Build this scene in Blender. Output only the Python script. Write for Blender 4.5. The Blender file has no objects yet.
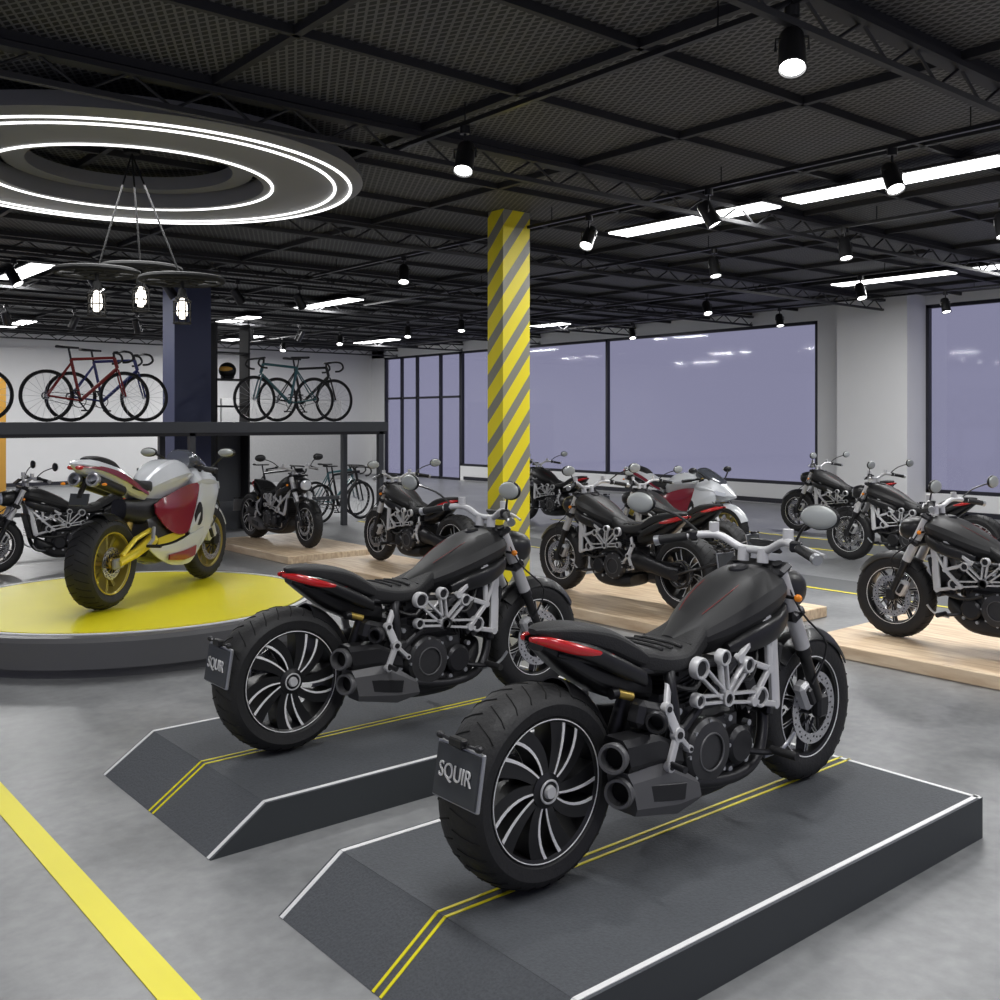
import bpy, bmesh, math, random
from mathutils import Vector, Matrix, Euler
random.seed(3)
S=bpy.context.scene
try:
    S.view_settings.view_transform='Standard'
except Exception: pass
PI=math.pi
# ---------------------------------------------------------------- materials
def mat(name,col,rough=.5,metal=0,emis=0,ecol=None,coat=0,noise=0,nscale=20,bump=0):
    m=bpy.data.materials.new(name); m.use_nodes=True
    nt=m.node_tree; b=nt.nodes['Principled BSDF']
    b.inputs['Base Color'].default_value=(*col,1)
    b.inputs['Roughness'].default_value=rough
    b.inputs['Metallic'].default_value=metal
    if coat: b.inputs['Coat Weight'].default_value=coat; b.inputs['Coat Roughness'].default_value=.08
    if emis:
        b.inputs['Emission Color'].default_value=(*(ecol or col),1)
        b.inputs['Emission Strength'].default_value=emis
    if noise or bump:
        tc=nt.nodes.new('ShaderNodeTexCoord'); n=nt.nodes.new('ShaderNodeTexNoise')
        n.inputs['Scale'].default_value=nscale; n.inputs['Detail'].default_value=6
        nt.links.new(tc.outputs['Object'],n.inputs['Vector'])
        if noise:
            r=nt.nodes.new('ShaderNodeMix'); r.data_type='RGBA'
            r.inputs[6].default_value=tuple(c*(1-noise) for c in col)+(1,)
            r.inputs[7].default_value=tuple(min(1,c*(1+noise)) for c in col)+(1,)
            nt.links.new(n.outputs['Fac'],r.inputs[0]); nt.links.new(r.outputs[2],b.inputs['Base Color'])
        if bump:
            bp=nt.nodes.new('ShaderNodeBump'); bp.inputs['Strength'].default_value=bump; bp.inputs['Distance'].default_value=.01
            nt.links.new(n.outputs['Fac'],bp.inputs['Height']); nt.links.new(bp.outputs['Normal'],b.inputs['Normal'])
    return m
M=dict(
 rubber=mat('tyre_rubber',(.014,.014,.015),.6,bump=.3,nscale=60),
 black=mat('black_paint',(.01,.01,.011),.38,coat=.12),
 matte=mat('matte_black',(.015,.015,.016),.5,noise=.1),
 leather=mat('seat_leather',(.013,.013,.014),.6,bump=.25,nscale=150),
 dark=mat('dark_metal',(.035,.035,.038),.38,.6),
 engine=mat('engine_grey',(.055,.055,.058),.4,.5,noise=.2),
 muff=mat('silencer_grey',(.15,.15,.155),.45,.5),
 silver=mat('light_grey_cast',(.62,.62,.63),.4,.2),
 alu=mat('brushed_alu',(.5,.51,.53),.35,.8),
 steel=mat('disc_steel',(.6,.6,.62),.22,.9),
 whitepin=mat('white_pinstripe',(.9,.9,.9),.35),
 red=mat('red_paint',(.25,.01,.01),.45,coat=.1),
 redlamp=mat('tail_lamp_red',(.40,.01,.012),.2,emis=.08,ecol=(1,.02,.02),coat=1),
 amber=mat('amber_lens',(.8,.25,.02),.2,emis=.1),
 gold=mat('gold_anodised',(.5,.36,.09),.38,.7),
 ybounce=mat('yellow_bounce_paint',(.8,.64,.05),.3,.3),  # podium's yellow bounce painted into swingarm, lower fairing and rim edges
 litrim=mat('yellow_lit_rim',(.42,.36,.10),.35,.5),  # rim colour tinted to imitate yellow light off the podium
 white=mat('white_grey_paint',(.66,.68,.71),.22,.05,coat=.6),
 maroon=mat('maroon_paint',(.24,.012,.03),.25,coat=.6),
 glassdark=mat('smoked_screen',(.1,.11,.13),.08,.2,coat=1),
 lens=mat('headlamp_lens',(.75,.78,.82),.1,.3,coat=1),
 mirror=mat('mirror_glass',(.42,.44,.43),.35,.2),
 plate=mat('plate_grey',(.05,.055,.06),.45),
 platetxt=mat('plate_text',(.7,.7,.7),.5),
 blue=mat('blue_paint',(.03,.04,.2),.3,coat=.5),
 teal=mat('teal_paint',(.03,.12,.14),.3,coat=.5),
 wallw=mat('white_wall',(.78,.78,.78),.7,noise=.02,nscale=3),
 bluecol=mat('blue_column_paint',(.06,.07,.14),.5),
 framedk=mat('dark_window_frame',(.03,.03,.04),.4,.3),
 beam=mat('ceiling_steel',(.03,.03,.032),.55,.2,noise=.1),
 pend=mat('pendant_black',(.008,.008,.008),.85),
 ringgrey=mat('ring_metal',(.26,.26,.265),.5,.2),
 led=mat('led_white',(1,1,1),.5,emis=2.2),
 panel=mat('panel_light',(1,1,1),.5,emis=5),
 bulb=mat('bulb_glow',(1,.95,.85),.5,emis=6,ecol=(1,.93,.82)),
 spotface=mat('spot_face',(1,1,1),.5,emis=8),
 yellow=mat('yellow_paint',(.88,.78,.012),.42,noise=.03,nscale=4),
 floorwhite=mat('white_floor_line',(.85,.85,.85),.5),
 podside=mat('podium_side',(.12,.12,.125),.4,.2),
 ramp=mat('ramp_rubber',(.078,.084,.094),.75,noise=.3,nscale=90,bump=.4),
 rampside=mat('ramp_side',(.04,.045,.05),.55),
 shelf=mat('shelf_steel',(.085,.09,.1),.45,.3),
 orange=mat('orange_paint',(.85,.45,.08),.5),
 lane=mat('lane_dark',(.11,.115,.12),.5,noise=.15,nscale=20),
 olive=mat('concrete_grey',(.3,.3,.3),.6,noise=.1),
 tread=mat('tread_groove',(.004,.004,.004),.9),
)
def wood():
    m=bpy.data.materials.new('plywood'); m.use_nodes=True; nt=m.node_tree; b=nt.nodes['Principled BSDF']
    tc=nt.nodes.new('ShaderNodeTexCoord'); mp=nt.nodes.new('ShaderNodeMapping'); mp.inputs['Scale'].default_value=(12,1.2,6)
    n=nt.nodes.new('ShaderNodeTexNoise'); n.inputs['Scale'].default_value=2.2; n.inputs['Detail'].default_value=8
    r=nt.nodes.new('ShaderNodeValToRGB'); r.color_ramp.elements[0].color=(.66,.46,.28,1); r.color_ramp.elements[1].color=(.98,.79,.56,1)
    r.color_ramp.elements[0].position=.3; r.color_ramp.elements[1].position=.7
    nt.links.new(tc.outputs['Object'],mp.inputs[0]); nt.links.new(mp.outputs[0],n.inputs['Vector']); nt.links.new(n.outputs['Fac'],r.inputs[0]); nt.links.new(r.outputs[0],b.inputs['Base Color'])
    b.inputs['Roughness'].default_value=.45
    return m
M['wood']=wood()
def mathn(nt,op,a,b=None):
    n=nt.nodes.new('ShaderNodeMath'); n.operation=op
    for i,x in enumerate((a,b)):
        if x is None: continue
        if isinstance(x,(int,float)): n.inputs[i].default_value=x
        else: nt.links.new(x,n.inputs[i])
    return n.outputs[0]
def stripes():
    m=bpy.data.materials.new('hazard_stripes'); m.use_nodes=True; nt=m.node_tree; b=nt.nodes['Principled BSDF']
    tc=nt.nodes.new('ShaderNodeTexCoord'); sp=nt.nodes.new('ShaderNodeSeparateXYZ'); nt.links.new(tc.outputs['Object'],sp.inputs[0])
    a=mathn(nt,'SUBTRACT',sp.outputs[2],mathn(nt,'MULTIPLY',sp.outputs[0],1.3)); a=mathn(nt,'ADD',a,sp.outputs[1])
    a=mathn(nt,'FRACT',mathn(nt,'DIVIDE',a,.40)); a=mathn(nt,'GREATER_THAN',a,.58)
    r=nt.nodes.new('ShaderNodeMix'); r.data_type='RGBA'; r.inputs[6].default_value=(.92,.78,.02,1); r.inputs[7].default_value=(.27,.27,.22,1)
    nt.links.new(a,r.inputs[0]); nt.links.new(r.outputs[2],b.inputs['Base Color']); b.inputs['Roughness'].default_value=.5
    return m
M['stripes']=stripes()
def concrete():
    m=bpy.data.materials.new('polished_concrete'); m.use_nodes=True; nt=m.node_tree; b=nt.nodes['Principled BSDF']
    tc=nt.nodes.new('ShaderNodeTexCoord')
    n=nt.nodes.new('ShaderNodeTexNoise'); n.inputs['Scale'].default_value=1.1; n.inputs['Detail'].default_value=10; n.inputs['Roughness'].default_value=.68
    n2=nt.nodes.new('ShaderNodeTexNoise'); n2.inputs['Scale'].default_value=14; n2.inputs['Detail'].default_value=6
    for k in (n,n2): nt.links.new(tc.outputs['Object'],k.inputs['Vector'])
    a=mathn(nt,'ADD',mathn(nt,'MULTIPLY',n.outputs['Fac'],.75),mathn(nt,'MULTIPLY',n2.outputs['Fac'],.25))
    r=nt.nodes.new('ShaderNodeValToRGB'); r.color_ramp.elements[0].position=.36; r.color_ramp.elements[1].position=.64
    r.color_ramp.elements[0].color=(.16,.165,.17,1); r.color_ramp.elements[1].color=(.31,.315,.32,1)
    nt.links.new(a,r.inputs[0]); nt.links.new(r.outputs[0],b.inputs['Base Color'])
    ro=mathn(nt,'ADD',mathn(nt,'MULTIPLY',n.outputs['Fac'],.25),.25); nt.links.new(ro,b.inputs['Roughness'])
    return m
M['concrete']=concrete()
def meshceil():
    m=bpy.data.materials.new('expanded_metal_mesh'); m.use_nodes=True; nt=m.node_tree; b=nt.nodes['Principled BSDF']
    tc=nt.nodes.new('ShaderNodeTexCoord'); sp=nt.nodes.new('ShaderNodeSeparateXYZ'); nt.links.new(tc.outputs['Object'],sp.inputs[0])
    x=mathn(nt,'MULTIPLY',sp.outputs[0],15); y=mathn(nt,'MULTIPLY',sp.outputs[1],8)
    a=mathn(nt,'LESS_THAN',mathn(nt,'FRACT',mathn(nt,'ADD',x,y)),.3); c=mathn(nt,'LESS_THAN',mathn(nt,'FRACT',mathn(nt,'SUBTRACT',x,y)),.3)
    l=mathn(nt,'MAXIMUM',a,c)
    r=nt.nodes.new('ShaderNodeMix'); r.data_type='RGBA'; r.inputs[6].default_value=(.008,.008,.008,1); r.inputs[7].default_value=(.13,.13,.132,1)
    nt.links.new(l,r.inputs[0]); nt.links.new(r.outputs[2],b.inputs['Base Color']); b.inputs['Roughness'].default_value=.6
    return m
M['mesh']=meshceil()
def glass():
    m=bpy.data.materials.new('window_glass'); m.use_nodes=True; nt=m.node_tree; nt.nodes.clear()
    o=nt.nodes.new('ShaderNodeOutputMaterial'); t=nt.nodes.new('ShaderNodeBsdfTransparent'); g=nt.nodes.new('ShaderNodeBsdfGlossy'); g.inputs['Roughness'].default_value=.05
    x=nt.nodes.new('ShaderNodeMixShader'); x.inputs[0].default_value=.03; t.inputs[0].default_value=(.95,.95,.98,1)
    nt.links.new(t.outputs[0],x.inputs[1]); nt.links.new(g.outputs[0],x.inputs[2]); nt.links.new(x.outputs[0],o.inputs[0])
    return m
M['glass']=glass()
# ---------------------------------------------------------------- mesh builder
def V(*a): return Vector(a)
def frame(axis):
    a=Vector(axis).normalized(); h=V(0,0,1) if abs(a.z)<.9 else V(1,0,0)
    u=a.cross(h).normalized(); w=a.cross(u).normalized(); return a,u,w
class MB:
    def __init__(s): s.v=[];s.f=[];s.m=[];s.mats=[]
    def add(s,vs,fs,m):
        if m not in s.mats: s.mats.append(m)
        mi=s.mats.index(m); o=len(s.v); s.v+=[tuple(v) for v in vs]
        for f in fs: s.f.append([i+o for i in f]); s.m.append(mi)
    def loft(s,rings,m,cap=True,closed=False):
        k=len(rings[0]); vs=[p for r in rings for p in r]; fs=[]; n=len(rings)
        for i in range(n if closed else n-1):
            a=i*k; b=((i+1)%n)*k
            for j in range(k):
                j2=(j+1)%k; fs.append([a+j,a+j2,b+j2,b+j])
        if cap and not closed: fs.append(list(range(k))[::-1]); fs.append([ (n-1)*k+j for j in range(k)])
        s.add(vs,fs,m)
    def tube(s,pts,r,m,seg=10,smooth=0):
        pts=[Vector(p) for p in pts]
        if smooth and len(pts)>2:
            q=[]
            for i in range(len(pts)-1):
                p0=pts[max(i-1,0)];p1=pts[i];p2=pts[i+1];p3=pts[min(i+2,len(pts)-1)]
                for t in range(smooth):
                    t/=smooth
                    q.append(.5*((2*p1)+(p2-p0)*t+(2*p0-5*p1+4*p2-p3)*t*t+(3*p1-p0-3*p2+p3)*t**3))
            q.append(pts[-1]); 
            if isinstance(r,(list,tuple)):
                r=[r[min(int(i/smooth),len(r)-1)] for i in range(len(q))]
            pts=q
        n=len(pts); rs=r if isinstance(r,(list,tuple)) else [r]*n
        rings=[]; _,u,w=frame(pts[1]-pts[0])
        for i,p in enumerate(pts):
            t=(pts[min(i+1,n-1)]-pts[max(i-1,0)]).normalized()
            u=(u-t*u.dot(t)).normalized(); w=t.cross(u)
            rings.append([p+rs[i]*(math.cos(2*PI*j/seg)*u+math.sin(2*PI*j/seg)*w) for j in range(seg)])
        s.loft(rings,m)
    def cyl(s,p0,p1,r,m,r1=None,seg=20):
        s.tube([p0,p1],[r,r if r1 is None else r1],m,seg)
    def lathe(s,prof,c,axis,m,seg=32,closed=False):
        a,u,w=frame(axis); c=Vector(c); rings=[]
        for r,h in prof:
            r=max(r,1e-4)
            rings.append([c+a*h+r*(math.cos(2*PI*j/seg)*u+math.sin(2*PI*j/seg)*w) for j in range(seg)])
        s.loft(rings,m,closed=closed)
    def torus(s,c,axis,R,r,m,seg=40,k=8,ry=None):
        ry=ry or r
        s.lathe([(R+r*math.cos(2*PI*i/k),ry*math.sin(2*PI*i/k)) for i in range(k)],c,axis,m,seg,closed=True)
    def box(s,c,size,m,rot=None,bev=0,seg=1):
        bm=bmesh.new(); bmesh.ops.create_cube(bm,size=1)
        for v in bm.verts: v.co=V(v.co.x*size[0],v.co.y*size[1],v.co.z*size[2])
        if bev: bmesh.ops.bevel(bm,geom=bm.edges[:],offset=bev,segments=seg,affect='EDGES')
        R=Matrix.Identity(3)
        if rot: R=Euler(rot).to_matrix()
        bm.verts.index_update()
        vs=[R@v.co+Vector(c) for v in bm.verts]; fs=[[v.index for v in f.verts] for f in bm.faces]; bm.free()
        s.add(vs,fs,m)
    def ell(s,c,r,m,seg=20,rings=12,rot=None):
        R=Euler(rot).to_matrix() if rot else Matrix.Identity(3); rr=[]
        for i in range(rings+1):
            th=PI*i/rings; st=max(math.sin(th),1e-3)
            rr.append([Vector(c)+R@V(r[0]*st*math.cos(2*PI*j/seg),r[1]*st*math.sin(2*PI*j/seg),r[2]*math.cos(th)) for j in range(seg)])
        s.loft(rr,m)
    def bar(s,a,b,w,t,m):
        a=Vector(a);b=Vector(b); d=(b-a).normalized(); n=d.cross(V(0,1,0)).normalized()
        ring=lambda p:[p+n*w-V(0,t,0)*.6,p+n*w*.7-V(0,t,0),p-n*w*.7-V(0,t,0),p-n*w-V(0,t,0)*.6,p-n*w+V(0,t,0)*.6,p-n*w*.7+V(0,t,0),p+n*w*.7+V(0,t,0),p+n*w+V(0,t,0)*.6]
        s.loft([ring(a),ring(b)],m)
    def mesh(s,name,ang=35):
        me=bpy.data.meshes.new(name); me.from_pydata(s.v,[],s.f)
        for m in s.mats: me.materials.append(M[m])
        me.polygons.foreach_set('material_index',s.m)
        bm=bmesh.new(); bm.from_mesh(me); bmesh.ops.recalc_face_normals(bm,faces=bm.faces[:]); bm.to_mesh(me); bm.free()
        me.polygons.foreach_set('use_smooth',[True]*len(me.polygons))
        me.set_sharp_from_angle(angle=math.radians(ang)); me.update()
        return me
def obj(name,me,parent=None,loc=(0,0,0),rot=(0,0,0),sc=1):
    o=bpy.data.objects.new(name,me); S.collection.objects.link(o)
    o.location=loc; o.rotation_euler=rot; o.scale=(sc,sc,sc)
    if parent: o.parent=parent
    return o
def ringx(x,w,zb,zt,n=2.5,k=28,yc=0,lean=0):
    out=[]
    for j in range(k):
        a=2*PI*j/k; c=math.cos(a); d=math.sin(a)
        yy=w*math.copysign(abs(c)**(2/n),c); zz=(zt-zb)/2*math.copysign(abs(d)**(2/n),d)
        out.append(V(x+lean*zz,yc+yy,(zb+zt)/2+zz))
    return out
FAC=[(0,1),(.28,.99),(.52,.955),(.72,.87),(.90,.74),(1,.58),(.98,.44),(.86,.28),(.72,.14),(.5,.04),(.25,0)]
def facet(x,w,zb,zt):
    h=zt-zb; return [V(x,a*w,zb+b*h) for a,b in FAC]+[V(x,0,zb)]+[V(x,-a*w,zb+b*h) for a,b in FAC[:0:-1]]
# crisp wedge section for sport fairings: flat top, hard shoulder, undercut side
SH=[(0,1),(.45,.985),(.62,.93),(1,.60),(.97,.50),(.62,.08),(.45,0)]
def sharp(x,w,zb,zt):
    h=zt-zb; return [V(x,a*w,zb+b*h) for a,b in SH]+[V(x,0,zb)]+[V(x,-a*w,zb+b*h) for a,b in SH[:0:-1]]
def densify(secs,m=4):
    q=[]
    for i in range(len(secs)-1):
        p0=secs[max(i-1,0)];p1=secs[i];p2=secs[i+1];p3=secs[min(i+2,len(secs)-1)]
        for t in range(m):
            t/=m
            q.append([.5*((2*b)+(c-a)*t+(2*a-5*b+4*c-d)*t*t+(3*b-a-3*c+d)*t**3) for a,b,c,d in zip(p0,p1,p2,p3)])
    q.append(secs[-1]); return q
def body(mb,secs,m,n=2.5,lean=0):
    mb.loft([ringx(s[0],max(s[1],.005),s[2],max(s[3],s[2]+.01),n,lean=lean) for s in densify(secs)],m)
# ---------------------------------------------------------------- wheels
def wpt(c,r,a,y): return V(c[0]+r*math.cos(a),c[1]+y,c[2]+r*math.sin(a))
def tyre(mb,c,R,W,rimR,m='rubber'):
    prof=[(rimR,-W*.40),(rimR+.012,-W*.46),((R+rimR)/2,-W*.5),(R-.035,-W*.46),(R-.016,-W*.36),(R-.005,-W*.2),(R,0)]
    prof=prof+[(r,-h) for r,h in prof[-2::-1]]
    prof+= [(rimR-.004,W*.3),(rimR-.004,-W*.3)]
    mb.lathe(prof,c,(0,1,0),m,64,closed=True)
    n=30
    for i in range(n):
        for s in (-1,1):
            a=2*PI*(i+(.5 if s>0 else 0))/n; pts=[]
            for t,(rr,hh) in enumerate(((R+.0006,.02*W),(R-.0045,.2*W),(R-.0155,.36*W),(R-.030,.44*W))):
                pts.append(wpt(c,rr,a+t*.045,s*hh))
            mb.tube(pts,.0028,'tread',4)
def blade(mb,c,r0,r1,a0,sw,w0,w1,y0,y1,m,edge=None,ew=.005,sides=(1,-1),ew0=None):
    N=7; L=[];Rr=[]; ew0=ew if ew0 is None else ew0
    for i in range(N+1):
        t=i/N; r=r0+(r1-r0)*t; a=a0+sw*t**1.3; w=(w0+(w1-w0)*t)/r/2
        L.append((r,a-w)); Rr.append((r,a+w))
    poly=L+Rr[::-1]
    mb.loft([[wpt(c,r,a,y0) for r,a in poly],[wpt(c,r,a,y1) for r,a in poly]],m)
    if edge:
        for side,E in ((1,L),(-1,Rr)):
            if side not in sides: continue
            p2=[(r,a+side*(ew0+(ew-ew0)*i/N)/r) for i,(r,a) in enumerate(E)]
            pl=E+p2[::-1]
            for ya,yb in ((min(y0,y1)-.003,min(y0,y1)),(max(y0,y1),max(y0,y1)+.003)):
                mb.loft([[wpt(c,r,a,ya) for r,a in pl],[wpt(c,r,a,yb) for r,a in pl]],edge)
def disc(mb,c,y,R,r,m='steel'):
    mb.lathe([(R,-.003),(R,.003),(r,.003),(r,-.003)],(c[0],c[1]+y,c[2]),(0,1,0),m,48,closed=True)
    for i in range(10):
        a=2*PI*i/10; mb.cyl(wpt(c,r*.98,a,y),wpt(c,.045,a+.3,y),.006,'dark',seg=6)
    for i in range(36):
        a=2*PI*i/36; rr=r+(R-r)*(.3+.2*(i%3)); mb.cyl(wpt(c,rr,a,y-.004),wpt(c,rr,a,y+.004),.005,'black',seg=6)
def cruiser_rear_wheel():
    mb=MB(); c=(0,0,.345); tyre(mb,c,.345,.225,.242)
    mb.lathe([(.246,-.098),(.246,.098),(.229,.088),(.222,0),(.229,-.088)],c,(0,1,0),'black',64,closed=True)
    for yy in (-.099,.099): mb.torus((0,yy,.345),(0,1,0),.240,.002,'whitepin',64,6)
    for i in range(5):
        a=2*PI*i/5+.2
        blade(mb,c,.045,.231,a-.32,.20,.030,.070,-.088,.0,'black','whitepin',.013,(1,),.005)
        blade(mb,c,.045,.231,a+.18,.42,.030,.070,-.088,.0,'black','whitepin',.013,(-1,),.005)
    mb.lathe([(.0,-.105),(.03,-.105),(.035,-.1),(.06,-.092),(.07,-.06),(.07,.1),(0,.1)],c,(0,1,0),'black',32)
    mb.lathe([(0,-.118),(.02,-.118),(.024,-.104),(.024,-.1)],c,(0,1,0),'silver',20)
    mb.torus((0,-.106,.345),(0,1,0),.038,.004,'silver',28,6)
    disc(mb,c,.09,.13,.08)
    return mb.mesh('rear_wheel')
def front_wheel(x,cz,R=.33,W=.125,rim=.222,pin='whitepin',rimm='black',nb=5,dr=.16):
    mb=MB(); c=(x,0,cz); tyre(mb,c,R,W,rim)
    mb.lathe([(rim+.003,-.052),(rim+.003,.052),(rim-.012,.045),(rim-.02,0),(rim-.012,-.045)],c,(0,1,0),rimm,64,closed=True)
    for yy in (-.054,.054): mb.torus((x,yy,cz),(0,1,0),rim-.002,.0025,pin,64,6)
    for i in range(nb):
        a=2*PI*i/nb
        for off,sw in ((-.1,-.2),(.1,.2)):
            blade(mb,c,.03,rim-.01,a+off,sw,.016,.02,-.022,.022,rimm,pin,.003)
    mb.lathe([(0,-.07),(.025,-.07),(.035,-.05),(.035,.05),(.025,.07),(0,.07)],c,(0,1,0),'dark',24)
    for yy in (-.066,.066): disc(mb,c,yy,dr,dr*.72)
    return mb.mesh('front_wheel')
def fork(mb,ax,az,tx,tz,y=.105,lowm='black',upm='silver',cap='dark'):
    for s in (-1,1):
        A=V(ax,s*y,az);T=V(tx,s*y,tz); 
        mb.cyl(A+V(-.0,0,-.01),A+(T-A)*.42,.024,lowm,.026); mb.cyl(A+(T-A)*.40,A+(T-A)*.46,.033,'dark')
        mb.cyl(A+(T-A)*.45,T,.034,upm,.032); mb.cyl(T,T+(T-A)*.02,.022,cap)
        mb.box(A+V(-.012,0,.02),(.07,.05,.1),'dark',bev=.012)
        mb.box(A+V(-.10,-s*.02,.075),(.07,.06,.13),'silver',rot=(0,-.5,0),bev=.015)
        mb.box(A+V(-.10,s*.012,.075),(.03,.03,.08),'dark',rot=(0,-.5,0),bev=.006)
        mb.tube([A+V(-.1,s*.02,.13),A+V(-.05,s*.06,.3),A+(T-A)*.7+V(.0,s*.05,0),T+V(0,0,0)],.005,'black',6,smooth=4)
    A=V(ax,0,az);T=V(tx,0,tz)
    for t,th in ((.68,.05),(.98,.035)):
        p=A+(T-A)*t; mb.box(p,(.09,2*y+.09,th),'dark',rot=(0,-math.atan2(ax-tx,tz-az),0),bev=.015)
def fender(mb,c,R,W,a0,a1,m):
    N=16; rings=[]
    for i in range(N+1):
        a=a0+(a1-a0)*i/N; r=R; ring=[]
        for j in range(9):
            t=-1+2*j/8; ring.append(wpt(c,r-.05*abs(t)**2.5,a,W/2*t))
        for j in range(8,-1,-1):
            t=-1+2*j/8; ring.append(wpt(c,r-.006-.05*abs(t)**2.5,a,(W/2-.004)*t))
        rings.append(ring)
    mb.loft(rings,m)
def mirror(mb,base,tip,r=(.012,.078,.045),m='mirror'):
    mb.tube([base,(base[0]*.5+tip[0]*.5+.02,base[1]*.6+tip[1]*.4,base[2]*.4+tip[2]*.6),tip],.006,'black',8,smooth=4)
    mb.ell((tip[0]+.012,tip[1],tip[2]),(.022,r[1]+.005,r[2]+.005),'black')
    mb.ell((tip[0],tip[1],tip[2]),(.014,r[1],r[2]),m)
# ---------------------------------------------------------------- cruiser
def TX(x): return x+(.42-x)*.22 if x<.42 else x
def build_cruiser():
    parts=[('rear_wheel',cruiser_rear_wheel()),('front_wheel',front_wheel(1.62,.33))]
    mb=MB()
    body(mb,[(TX(a),b,c,d) for a,b,c,d in [(-.10,.02,.860,.878),(-.04,.06,.835,.886),(.1,.092,.805,.882),(.26,.12,.755,.860),(.38,.135,.71,.815),(.46,.145,.69,.760)]],'leather',3.6)
    body(mb,[(.40,.10,.68,.775),(.46,.15,.66,.775),(.56,.17,.65,.748),(.68,.16,.65,.744),(.78,.125,.67,.778),(.86,.10,.7,.82)],'leather',3.2)
    for i in range(5):
        x=.50+.055*i; mb.tube([(x,-.12,.750-.002*i),(x,-.06,.756-.002*i),(x,.06,.756-.002*i),(x,.12,.750-.002*i)],.006,'leather',6)
    T=[(.72,.05,.68,.76),(.80,.095,.67,.80),(.90,.140,.67,.86),(1.0,.172,.68,.915),(1.1,.190,.70,.962),(1.2,.190,.74,.988),(1.28,.165,.79,.985),(1.34,.11,.84,.958),(1.37,.05,.87,.925)]
    mb.loft([facet(*q) for q in densify(T,3)],'matte')
    mb.lathe([(0,.012),(.03,.012),(.04,.004),(.042,-.01)],(1.17,0,.982),(-.12,0,1),'dark',24)
    for s in (-1,1):
        mb.tube([(.86,s*.060,.834),(.95,s*.080,.884),(1.05,s*.088,.930),(1.14,s*.085,.962)],.0013,'red',6,smooth=4)
        mb.loft([ringx(x,w,zb,zt,3.2,yc=s*yc) for x,w,zb,zt,yc in densify([(.92,.02,.68,.72,.13),(1.02,.032,.68,.77,.160),(1.16,.042,.71,.81,.166),(1.27,.03,.76,.84,.148),(1.31,.01,.80,.84,.125)],3)],'black')
        mb.loft([ringx(TX(x),w,zb,zt,2.4,yc=s*yc) for x,w,zb,zt,yc in densify([(-.12,.012,.835,.855,.03),(-.02,.02,.80,.845,.075),(.12,.024,.755,.82,.11),(.28,.024,.69,.76,.135),(.42,.02,.64,.70,.15)],3)],'black')
        mb.loft([ringx(TX(x),w,zb,zt,2.2,yc=s*yc) for x,w,zb,zt,yc in densify([(-.135,.008,.84,.857,.022),(-.06,.02,.815,.855,.064),(.04,.022,.787,.832,.098),(.15,.018,.77,.803,.122),(.24,.004,.77,.776,.136)],3)],'redlamp')
    body(mb,[(TX(a),b,c,d) for a,b,c,d in [(-.08,.04,.80,.845),(.05,.08,.72,.80),(.2,.1,.64,.75),(.36,.11,.58,.71),(.5,.12,.55,.69)]],'black',2.8)
    fender(mb,(0,0,.345),.372,.19,.35,1.2,'black')
    body(mb,[(.58,.13,.17,.27),(.7,.16,.14,.28),(.95,.15,.14,.30),(1.08,.12,.2,.36),(1.16,.08,.27,.4)],'matte',3)
    body(mb,[(1.36,.05,.80,.94),(1.42,.095,.775,.965),(1.50,.10,.775,.955),(1.54,.085,.79,.94)],'black',2.3)
    body(mb,[(1.535,.085,.792,.938),(1.555,.07,.80,.925),(1.565,.02,.85,.88)],'lens',2.3)
    fender(mb,(1.62,0,.33),.352,.14,.55,2.35,'black')
    mb.box((1.36,0,1.06),(.02,.13,.09),'black',rot=(0,-.9,0),bev=.008)
    parts.append(('bodywork',mb.mesh('bodywork',18)))
    mb=MB(); fork(mb,1.62,.33,1.30,.99)
    mb.cyl((1.26,0,.80),(1.20,0,.95),.045,'dark')
    for s in (-1,1):
        mb.tube([(1.28,0,1.05),(1.275,s*.07,1.055),(1.25,s*.17,1.10),(1.19,s*.27,1.095)],.017,'silver',12,smooth=5)
        mb.cyl((1.20,s*.255,1.095),(1.12,s*.40,1.065),.0145,'silver'); mb.cyl((1.185,s*.285,1.089),(1.125,s*.395,1.067),.020,'rubber',seg=14); mb.cyl((1.125,s*.395,1.067),(1.115,s*.415,1.062),.022,'alu')
        mb.cyl((1.27,s*.05,1.0),(1.275,s*.05,1.06),.024,'silver')
        mb.box((1.195,s*.265,1.095),(.04,.05,.045),'black',rot=(0,0,-s*.5),bev=.008)
        mb.tube([(1.235,s*.24,1.09),(1.25,s*.27,1.085),(1.19,s*.40,1.07)],.007,'silver',8,smooth=4)
        mb.cyl((1.25,s*.19,1.11),(1.25,s*.19,1.155),.022,'silver')
        mirror(mb,(1.22,s*.24,1.10),(1.06,s*.455,1.235))
        mb.tube([(1.33,s*.12,.86),(1.33,s*.17,.86)],.008,'black',8); mb.ell((1.335,s*.18,.86),(.016,.018,.016),'amber',12,8)
        n=[V(1.31,s*.08,.90),V(1.13,s*.168,.80),V(.94,s*.178,.67),V(1.25,s*.11,.74),V(1.13,s*.180,.60),V(1.01,s*.19,.49),V(1.20,s*.16,.44)]
        for a,b in ((0,1),(1,2),(3,4),(4,5),(3,1),(1,4),(4,2),(6,5)):
            mb.bar(n[a],n[b],.0125,.011,'silver')
        for a,b in ((0,3),(3,6)): mb.bar(n[a],n[b],.027,.012,'silver')
        for q in n: mb.lathe([(0,-.013),(.018,-.013),(.018,.013),(0,.013)],q,(0,1,0),'silver',14)
        mb.cyl((.93,s*.165,.66),(.42,s*.13,.69),.015,'dark',seg=10); mb.cyl((.42,s*.13,.69),(.08,s*.06,.79),.012,'dark',seg=10)
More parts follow.
